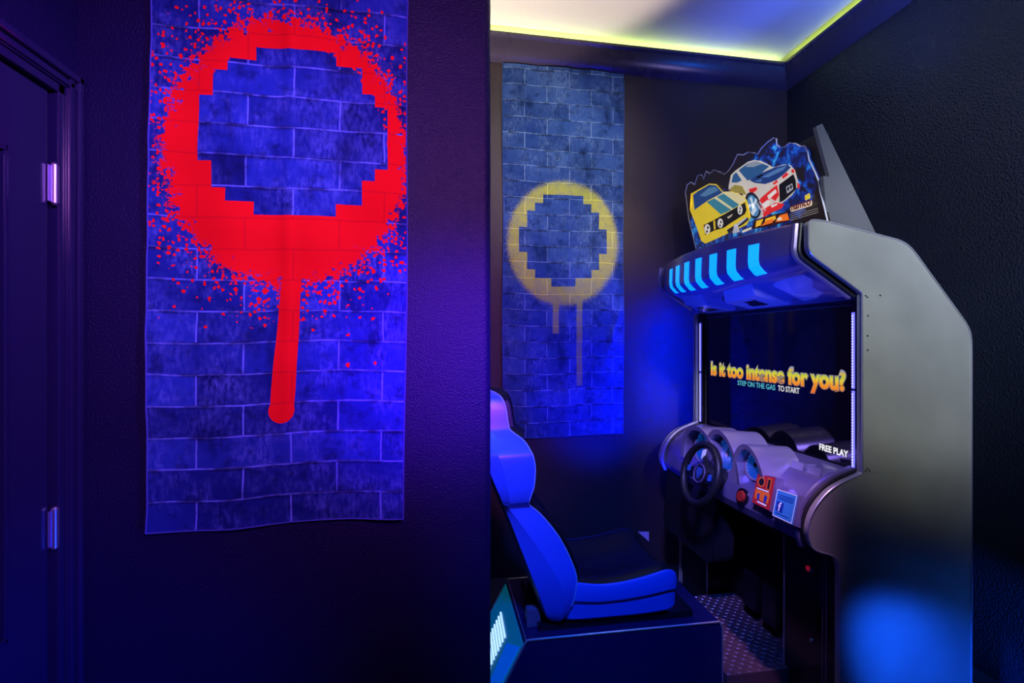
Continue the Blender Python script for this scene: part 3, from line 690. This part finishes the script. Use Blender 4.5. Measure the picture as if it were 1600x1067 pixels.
obj('topper_stand', xz([(1.412, 1.79), (1.60, 1.79), (1.44, 2.06), (1.412, 2.18)], 1.512, 2.35), M_blackm, cab)
obj('fin_bracket', bx((1.411, 1.512, 2.00), (1.430, 1.60, 2.17), 0.003), M_blackm, cab)

# dashboard
def dash_prof(y):
    e = max(0, 1-((y-1.96)/0.50)**2); d = -0.030*e
    return [(1.50, y, 0.935), (1.470, y, 0.930), (1.380, y, 0.900), (1.330, y, 0.868), (1.300+d*0.6, y, 0.828), (1.280+d, y, 0.775), (1.270+d, y, 0.725), (1.285+d, y, 0.690), (1.320+d*0.5, y, 0.672), (1.392, y, 0.650), (1.50, y, 0.650)]
ys2 = [1.470+(2.450-1.470)*k/20 for k in range(21)]
dash = obj('dashboard', loft(bmesh.new(), [dash_prof(y) for y in ys2]), M_silver, cab, smooth=30, label='violet-silver moulded dashboard')
obj('lower_apron', xz([(1.30, 0.676), (1.40, 0.60), (1.545, 0.60), (1.545, 0.665), (1.36, 0.665)], 1.69, 2.23), M_blackm, cab)
# hooded gauge pods
def arch(yc, zc, hw, ht, x0, x1, th, seg=20):
    bm = bmesh.new(); secs = []
    for k in range(seg+1):
        t = PI*k/seg; c, s = math.cos(t), math.sin(t)
        yo, zo = yc-hw*c, zc+ht*s; yi, zi = yc-(hw-th)*c, zc+(ht-th)*s
        secs.append([(x0-0.012*s, yo, zo), (x1, yc-(hw*0.92)*c, zc+ht*0.92*s), (x1, yi, zi), (x0-0.012*s+0.004, yi, zi)])
    return loft(bm, secs)
M_hood2 = mat('gauge_hood_silver', (0.42, 0.38, 0.60), 0.24, metal=0.5)
M_gface = mat('gauge_face_blue', (0.02, 0.12, 0.42), 0.22, emit=(0.0, 0.06, 0.35), estr=0.35)
M_gmark = mat('gauge_marks', (0.12, 0.45, 0.85), 0.3, emit=(0.05, 0.3, 0.8), estr=0.4)
for gi, (yc, zc, hw, ht) in enumerate(((2.10, 0.80, 0.165, 0.190), (1.925, 0.80, 0.135, 0.205), (1.735, 0.79, 0.108, 0.190))):
    hd = obj('gauge_hood', arch(yc, zc, hw, ht, 1.262, 1.44, 0.022), M_hood2, dash, smooth=35)
    fx = 1.305; cz = 0.892
    bm = bmesh.new(); R = (0.085, 0.078, 0.060)[gi]
    disc(bm, (fx, yc, cz), (-1, 0, 0.25), R, 0.006, 32); obj('gauge_face', bm, M_gface, hd)
    bm = ring(bmesh.new(), (fx-0.006, yc, cz), (-1, 0, 0.25), R, 0.006, 36, 8); obj('gauge_ring', bm, M_hood2, hd, smooth=True)
    bm = bmesh.new(); q = Vector((-1, 0, 0.25)).normalized().to_track_quat('Z', 'Y'); ce = Vector((fx-0.0072, yc, cz+0.0015))
    for k in range(17):
        a = math.radians(-130+k*260/16); d = q@Vector((math.sin(a), math.cos(a), 0)); s = q@Vector((math.cos(a), -math.sin(a), 0))
        p = ce+d*R*0.80; e_ = ce+d*R*0.92
        bm.faces.new([bm.verts.new(v) for v in (p-s*0.0018, p+s*0.0018, e_+s*0.0018, e_-s*0.0018)])
    obj('gauge_marks', bm, M_gmark, hd)
    bm = bmesh.new(); disc(bm, ce, (-1, 0, 0.25), R*0.16, 0.004, 16)
    a = math.radians(-40+gi*50); d = q@Vector((math.sin(a), math.cos(a), 0)); tube(bm, [ce+q@Vector((0, 0, 0.003)), ce+d*R*0.75+q@Vector((0, 0, 0.003))], 0.002, 6); obj('gauge_needle', bm, M_blackg, hd)
    obj('gauge_backing', bx((fx+0.004, yc-hw*0.62, zc-0.03), (1.35, yc+hw*0.62, zc+ht*0.70), 0.01), M_blackg, hd)
# air-vent fins moulded into the dash top
for y in (1.545, 1.625):
    bm = bmesh.new(); prism(bm, [(1.40, y-0.03, 0.905), (1.455, y-0.03, 0.925), (1.40, y-0.03, 0.930)], (0, 0.012, 0)); prism(bm, [(1.39, y-0.03, 0.903), (1.40, y-0.03, 0.930), (1.40, y+0.03, 0.930), (1.39, y+0.03, 0.903)], (0.004, 0, 0))
    obj('dash_fin', bm, M_hood2, dash)
# start button
bm = bmesh.new(); disc(bm, (1.262, 1.752, 0.757), (-1, 0, 0.25), 0.034, 0.018, 28); bt = obj('start_button', bm, M_blackg, dash, smooth=40)
bm = bmesh.new(); disc(bm, (1.246, 1.752, 0.762), (-1, 0, 0.25), 0.024, 0.010, 24, 0.020); obj('button_cap', bm, mat('dim_red_lens', (0.30, 0.02, 0.02), 0.25, emit=(0.4, 0.02, 0.01), estr=0.05), bt, smooth=40)
# instruction card and info card
def quad4(c4, xt, xb): return [onX(*c4[0], xt), onX(*c4[1], xt), onX(*c4[2], xb), onX(*c4[3], xb)]
def card(name, c4, xt, xb, m, label):
    q = quad4(c4, xt, xb); n = (q[1]-q[0]).cross(q[3]-q[0]).normalized()
    if n.x > 0: n = -n
    bm = prism(bmesh.new(), q, -n*0.004); o = obj(name, bm, m, dash, label=label)
    bm = bmesh.new(); c = sum(q, Vector())/4
    prism(bm, [c+(p-c)*1.05-n*0.005 for p in q], -n*0.035); obj('card_holder', bm, M_silver, o)
    def uvp(u, v, lift=0.001): return q[0]*(1-u)*(1-v)+q[1]*u*(1-v)+q[2]*u*v+q[3]*(1-u)*v+n*lift
    return o, uvp, n
def deco(parent, uvp, name, polys, m, lift):
    for pl in polys:
        bm = bmesh.new(); bm.faces.new([bm.verts.new(uvp(u, v, lift)) for u, v in pl])
        bmesh.ops.triangulate(bm, faces=list(bm.faces)); obj(name, bm, m, parent)
def ell2(cu, cv, ru, rv, n=20): return [(cu+ru*math.cos(k*2*PI/n), cv+rv*math.sin(k*2*PI/n)) for k in range(n)]
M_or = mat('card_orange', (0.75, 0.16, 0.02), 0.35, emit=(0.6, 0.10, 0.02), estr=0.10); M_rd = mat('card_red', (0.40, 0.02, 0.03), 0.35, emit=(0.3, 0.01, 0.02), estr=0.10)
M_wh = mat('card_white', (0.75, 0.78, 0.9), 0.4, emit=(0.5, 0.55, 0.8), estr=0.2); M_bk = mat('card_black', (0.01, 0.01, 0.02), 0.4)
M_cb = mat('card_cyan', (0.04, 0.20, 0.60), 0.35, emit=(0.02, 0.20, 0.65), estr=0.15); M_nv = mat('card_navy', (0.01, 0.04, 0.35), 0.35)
o, uvp, n = card('instruction_card', [(1184, 740), (1210, 746), (1201, 797), (1175, 784)], 1.262, 1.228, M_rd, 'red and orange instruction card')
deco(o, uvp, 'printed_band', [[(0.06, 0.52), (0.94, 0.52), (0.9, 0.84), (0.1, 0.84)]], M_or, 0.0008)
deco(o, uvp, 'printed_dial', [ell2(0.33, 0.24, 0.22, 0.17), [(0.66, 0.06), (0.90, 0.06), (0.90, 0.44), (0.66, 0.44)]], M_or, 0.0008)
deco(o, uvp, 'printed_dial_centre', [ell2(0.33, 0.24, 0.16, 0.125), [(0.71, 0.10), (0.85, 0.10), (0.85, 0.40), (0.71, 0.40)]], M_bk, 0.0012)
deco(o, uvp, 'printed_pedals', [[(0.22, 0.66), (0.36, 0.62), (0.40, 0.82), (0.26, 0.84)], [(0.66, 0.60), (0.82, 0.64), (0.78, 0.86), (0.64, 0.82)]], M_nv, 0.0012)
deco(o, uvp, 'printed_lines', [[(0.12, 0.46), (0.84, 0.46), (0.84, 0.50), (0.12, 0.50)], [(0.30, 0.88), (0.84, 0.88), (0.84, 0.93), (0.30, 0.93)]], M_wh, 0.0012)
o, uvp, n = card('info_card', [(1215, 764), (1246, 774), (1237, 819), (1207, 805)], 1.255, 1.222, M_cb, 'light blue information card with a navy square')
deco(o, uvp, 'card_border', [[(0, 0), (1, 0), (1, 0.03), (0, 0.03)], [(0, 0.97), (1, 0.97), (1, 1), (0, 1)], [(0, 0), (0.03, 0), (0.03, 1), (0, 1)], [(0.97, 0), (1, 0), (1, 1), (0.97, 1)]], M_wh, 0.0008)
deco(o, uvp, 'printed_lines', [[(0.12, 0.16+0.07*k), (0.88, 0.16+0.07*k), (0.88, 0.185+0.07*k), (0.12, 0.185+0.07*k)] for k in range(3)]+[[(0.12, 0.84), (0.8, 0.84), (0.8, 0.87), (0.12, 0.87)]], M_nv, 0.0008)
deco(o, uvp, 'navy_square', [[(0.10, 0.42), (0.46, 0.42), (0.46, 0.78), (0.10, 0.78)]], M_nv, 0.0008)
a, b = uvp(0.21, 0.755, 0.0014), uvp(0.36, 0.755, 0.0014); u_ = uvp(0.21, 0.4, 0.0014)-a
text_mesh('square_letter', 'f', a, b-a, u_, 0.045, M_wh, o, width=(b-a).length, offset=0.001, extrude=0.0001)
# steering wheel
wc = Vector((1.165, 1.925, 0.812)); wn = Vector((-0.95, 0.02, 0.28)).normalized(); q = wn.to_track_quat('Z', 'Y')
upv = Vector((0, 0, 1)); upv = (upv-wn*upv.dot(wn)).normalized(); rtv = upv.cross(wn).normalized()
wh = obj('steering_wheel', ring(bmesh.new(), wc, wn, 0.130, 0.0165, 48, 12), M_rubber, cab, smooth=True)
for dx, dy in ((-1, -0.12), (1, -0.12), (0, -1)):
    d = (rtv*dx+upv*dy).normalized(); s = wn.cross(d).normalized(); p0, p1 = wc-wn*0.012, wc+d*0.125
    bm = loft(bmesh.new(), [[p0+s*0.028+wn*0.006, p0-s*0.028+wn*0.006, p0-s*0.028-wn*0.006, p0+s*0.028-wn*0.006], [p1+s*0.018+wn*0.005, p1-s*0.018+wn*0.005, p1-s*0.018-wn*0.005, p1+s*0.018-wn*0.005]])
    sp_ = obj('spoke', bm, M_blackg, wh)
bm = bmesh.new(); disc(bm, wc-wn*0.03, wn, 0.055, 0.034, 28, 0.046); hb = obj('hub', bm, M_rubber, wh, smooth=40)
obj('hub_ring', ring(bmesh.new(), wc+wn*0.005, wn, 0.040, 0.0035, 28, 8), M_silver, hb, smooth=True)
bm = bmesh.new(); prism(bm, [wc+wn*0.005+rtv*a+upv*b for a, b in ((-0.018, 0.026), (0.018, 0.026), (0.020, 0.0), (0.0, -0.028), (-0.020, 0.0))], wn*0.004); obj('hub_emblem', bm, mat('emblem_blue', (0.10, 0.25, 0.7), 0.25, metal=0.6), hb)
for s in (-1, 1):
    for t in (0.35, 0.75):
        p = wc+rtv*s*0.085+upv*(0.03*t-0.015)+wn*0.004; bm = bmesh.new(); disc(bm, p, wn, 0.010, 0.008, 14, 0.008); obj('wheel_button', bm, mat('wheel_button_blue', (0.03, 0.12, 0.5), 0.3), wh, smooth=40)
bm = bmesh.new(); prism(bm, [wc+wn*0.006+rtv*a+upv*b for a, b in ((-0.012, 0.10), (0.010, 0.112), (0.012, 0.085), (-0.008, 0.062))], wn*0.004); obj('rim_badge', bm, M_wh, wh)
bm = bmesh.new(); disc(bm, wc-wn*0.03, -wn, 0.040, 0.13, 24, 0.06); obj('steering_column', bm, M_blackm, cab, smooth=40)
# knee shroud below the wheel
ks = rounded([(1.985, 0.70), (2.44, 0.70), (2.44, 0.38), (1.965, 0.37)], [0.0, 0.0, 0.06, 0.06], 6)
bm = prism(bmesh.new(), [(1.285-(0.70-z)*0.10, y, z) for y, z in ks], (0.10, 0, 0)); sh = obj('knee_shroud', bm, M_blackm, cab)
SHROUD = sh
obj('shroud_edge', tube(bmesh.new(), [(1.285-(0.70-z)*0.10, y, z) for y, z in ks], 0.003, 6, True), M_blackg, sh, smooth=True)
for y in (1.80, 1.93):
    pd = obj('pedal', bx((1.44, y, 0.16), (1.47, y+0.09, 0.32), 0.006), M_blackg, cab)

# ---------------------------------------------------------------- foot plate between seat and cabinet
M_plate = mat('tread_plate', (0.20, 0.12, 0.17), 0.35, metal=0.6, vary=0.2)
fp = obj('foot_plate', bx((1.122, 1.665, 0), (1.53, 2.215, 0.100), 0.003), M_plate, cab, label='diamond-tread foot plate in front of the pedals')
bm = bmesh.new(); k = 0
x = 1.13
while x < 1.52:
    y = 1.675; r = 0
    while y < 2.205:
        a = PI/4 if (k+r) % 2 else -PI/4
        c, s = math.cos(a), math.sin(a)
        P = [Vector((x+0.013*c*u-0.0042*s*v, y+0.013*s*u+0.0042*c*v, 0.1000)) for u, v in ((-1, 0), (0, -1), (1, 0), (0, 1))]
        base = [bm.verts.new(p) for p in P]; T = [bm.verts.new((Vector((x, y, 0))*0.45+Vector((p.x, p.y, 0))*0.55)+Vector((0, 0, 0.1022))) for p in P]
        bm.faces.new(T)
        for i in range(4): bm.faces.new((base[i], base[(i+1) % 4], T[(i+1) % 4], T[i]))
        y += 0.022; r += 1
    x += 0.022; k += 1
t_ = obj('tread', bm, M_plate, fp); t_['kind'] = 'stuff'

# ---------------------------------------------------------------- racing seat on its base
M_shell = mat('blue_shell', (0.030, 0.11, 0.78), 0.35, spec=0.5)
M_vinyl = mat('black_vinyl', (0.005, 0.005, 0.009), 0.40, spec=0.3, bump=0.15, bscale=300)
M_base = mat('base_laminate', (0.006, 0.008, 0.075), 0.28, spec=0.5)
SY = 1.915
seat = empty('racing_seat', (0.72, SY, 0), 'blue bucket racing seat with black padding on a dark box base', 'seat')
bp = [(0.335, 0.302), (1.105, 0.296), (1.118, 0.27), (1.118, 0.0), (0.20, 0.0), (0.185, 0.03), (0.325, 0.292)]
base = obj('seat_base', xz(bp, 1.69, 2.14), M_base, seat, label='dark box base with bright edges')
for y in (1.69, 2.14):
    obj('edge_trim', tube(bmesh.new(), [(a, y, b) for a, b in bp], 0.0042, 6, True), M_chrome, base, smooth=True)
obj('edge_trim', tube(bmesh.new(), [(0.330, 1.69, 0.299), (0.330, 2.14, 0.299)], 0.003, 6), M_chrome, base, smooth=True)
# lit rear light window: lens, frame and louvre bars on the sloping back
def rb_(y, t, off=0.0):                     # point on the sloping back, t = 0 top .. 1 bottom
    p = Vector((0.325, y, 0.292)).lerp(Vector((0.185, y, 0.03)), t); return p+Vector((-0.88, 0, 0.47))*off
M_lens = mat('teal_lens', (0.02, 0.25, 0.40), 0.25, emit=(0.0, 0.32, 0.55), estr=0.16)
M_lens2 = mat('blue_lens', (0.01, 0.10, 0.6), 0.25, emit=(0.0, 0.14, 0.9), estr=0.4)
M_bar = mat('lit_white_bar', (0.8, 0.9, 0.9), 0.3, emit=(0.55, 0.85, 1.0), estr=0.9)
pan = [rb_(1.70, 0.03), rb_(2.13, 0.03), rb_(2.13, 0.97), rb_(1.70, 0.97)]
lens = obj('light_window', prism(bmesh.new(), [p for p in pan], Vector((-0.88, 0, 0.47))*0.004), M_lens, seat, label='glowing teal window on the sloping back of the base')
obj('blue_lens', prism(bmesh.new(), [rb_(1.71, 0.10, 0.004), rb_(1.82, 0.30, 0.004), rb_(1.80, 0.9, 0.004), rb_(1.71, 0.9, 0.004)], Vector((-0.88, 0, 0.47))*0.003), M_lens2, lens)
for k in range(10):
    t = 0.30+k*0.064
    obj('light_bar', prism(bmesh.new(), [rb_(1.86, t, 0.004), rb_(2.02, t-0.03, 0.004), rb_(2.02, t-0.004, 0.004), rb_(1.86, t+0.026, 0.004)], Vector((-0.88, 0, 0.47))*0.005), M_bar, lens)
# mounting plate
obj('mounting_plate', bx((0.385, 1.735, 0.298), (1.02, 2.095, 0.325), 0.004), M_blackg, seat)
obj('slide_bracket', bx((0.345, 1.76, 0.302), (0.400, 1.79, 0.375), 0.004), mat('bracket_grey', (0.10, 0.10, 0.2), 0.35), seat)

# backrest: blue U-shaped shell with black padding inside
bs = [(0.330, 0.470, 0.425, 0.17), (0.350, 0.490, 0.410, 0.195), (0.385, 0.502, 0.395, 0.210), (0.45, 0.517, 0.372, 0.220), (0.518, 0.522, 0.345, 0.222), (0.60, 0.492, 0.313, 0.214), (0.679, 0.448, 0.283, 0.206), (0.75, 0.390, 0.255, 0.198),
      (0.780, 0.354, 0.242, 0.196), (0.795, 0.343, 0.236, 0.205), (0.808, 0.341, 0.231, 0.222), (0.835, 0.347, 0.221, 0.230), (0.87, 0.357, 0.206, 0.234), (0.934, 0.361, 0.180, 0.236), (0.975, 0.354, 0.162, 0.234), (0.995, 0.346, 0.156, 0.226), (1.03, 0.325, 0.146, 0.198), (1.062, 0.282, 0.138, 0.176),
      (1.084, 0.271, 0.132, 0.168), (1.14, 0.264, 0.120, 0.156), (1.180, 0.252, 0.116, 0.143), (1.200, 0.230, 0.124, 0.125), (1.210, 0.205, 0.140, 0.105)]
def shell_sec(z, f, r, W):
    th = 0.022; m_ = r+(f-r)*0.55; q = r+(f-r)*0.22
    zz = min(1, max(0, (z-0.42)/0.38)); mr_ = (0.72-0.50*zz) if z < 0.80 else (0.35 if z < 1.0 else 0.5); m_ = r+(f-r)*mr_
    rid = 1.055 if z < 0.80 else 1.03
    o = [(f, W*0.985), (m_, W*rid), (r+0.012, W*0.97), (r+0.002, W*0.80), (r, W*0.25)]
    i = [(r+th+0.012, W*0.2), (r+th+0.014, W*0.55), (q+th*0.6, W*0.93-th), (r+(f-r)*0.55, W*1.0-th), (f-0.002, W*0.985-th)]
    pts = [(x, SY-y, z) for x, y in o]+[(x, SY+y, z) for x, y in reversed(o)]+[(x, SY+y, z) for x, y in reversed(i)]+[(x, SY-y, z) for x, y in i]
    return pts
def densify(rows, n=3):
    out = []
    for k in range(len(rows)-1):
        p0, p1, p2, p3 = rows[max(0, k-1)], rows[k], rows[k+1], rows[min(len(rows)-1, k+2)]
        for j in range(n):
            t = j/n
            out.append(tuple(0.5*((2*b)+(-a+c)*t+(2*a-5*b+4*c-d)*t*t+(-a+3*b-3*c+d)*t**3) for a, b, c, d in zip(p0, p1, p2, p3)))
    out.append(rows[-1]); return out
bd = densify(bs)
shell = obj('backrest', loft(bmesh.new(), [shell_sec(*s) for s in bd]), M_shell, seat, smooth=14, label='blue moulded bucket backrest')
# pale piping along the front edge of each wing
M_pipe = mat('pale_blue_piping', (0.20, 0.38, 0.85), 0.35)
for s in (-1, 1):
    obj('piping', tube(bmesh.new(), [(f+0.001, SY+s*W*0.985, z) for z, f, r, W in bd if z > 0.40], 0.0032, 6), M_pipe, shell, smooth=True)
def pad_sec(z, f, r, W):
    k = 1.0 if z > 1.0 else 0.0
    hb = 0.030 if z > 1.03 else (0.024 if z < 0.83 else -0.004)
    wi = W-0.026
    fr = [(f-0.02, wi), (f+hb*0.8, wi*0.94), (f+hb, wi*0.80), (f+hb*0.7, wi*0.66), ((f+hb-0.035) if not k else f+hb+0.012, wi*0.50), ((f+hb-0.045) if not k else f+hb+0.020, 0.0)]
    bk = [(r+0.045, wi*0.5), (r+(f-r)*0.5, wi)]
    return [(x, SY-y, z) for x, y in fr]+[(x, SY+y, z) for x, y in reversed(fr[:-1])]+[(bk[1][0], SY+bk[1][1], z), (bk[0][0], SY+bk[0][1], z), (bk[0][0], SY-bk[0][1], z), (bk[1][0], SY-bk[1][1], z)]
pad = obj('back_cushion', loft(bmesh.new(), [pad_sec(*s) for s in bd if 0.42 < s[0] < 1.205]), M_vinyl, seat, smooth=50, label='black padded back cushion')
# seat pan: blue shell with raised side bolsters, black cushion between
cs = [(0.480, 0.340, 0.488, 0.19), (0.500, 0.336, 0.492, 0.205), (0.56, 0.336, 0.484, 0.212), (0.623, 0.336, 0.476, 0.214), (0.70, 0.336, 0.478, 0.215), (0.778, 0.336, 0.488, 0.215), (0.84, 0.337, 0.500, 0.214), (0.885, 0.339, 0.509, 0.212), (0.915, 0.343, 0.506, 0.208), (0.935, 0.352, 0.492, 0.200), (0.945, 0.372, 0.468, 0.188)]
def pan_sec(x, b, t, W):
    c = b+(t-b)*0.52
    o = [(b, W*0.90), (b+0.012, W*0.955), (c-0.006, W*0.965), (c+0.006, W*1.02), (t-0.02, W*1.03), (t-0.004, W*1.0), (t-0.002, W*0.95), (t-0.03, W*0.86), (t-0.06, W*0.72)]
    return [(x, SY-y, z) for z, y in o]+[(x, SY+y, z) for z, y in reversed(o)]
obj('seat_pan', loft(bmesh.new(), [pan_sec(*s) for s in densify(cs)]), M_shell, seat, smooth=35, label='blue moulded seat pan')
def cush_sec(x, b, t, W):
    o = [(t-0.07, W*0.80), (t-0.006, W*0.945), (t+0.004, W*0.90), (t+0.006, W*0.72), (t-0.016, W*0.50), (t-0.024, 0.0)]
    return [(x, SY-y, z) for z, y in o]+[(x, SY+y, z) for z, y in reversed(o[:-1])]
obj('seat_cushion', loft(bmesh.new(), [cush_sec(x-0.008, b, t, W) for x, b, t, W in densify(cs)[:-2]]), M_vinyl, seat, smooth=50, label='black padded seat cushion')

# pale triangular patch low on the alcove back wall
o = obj('wall_patch', prism(bmesh.new(), [onY(997, 831, YB-0.004), onY(1014, 831, YB-0.004), onY(1014, 846, YB-0.004)], (0, 0.004, 0)), mat('pale_violet_patch', (0.62, 0.50, 0.85), 0.5), None)
tag(o, 'small pale violet triangular patch low on the alcove back wall', 'wall tab')
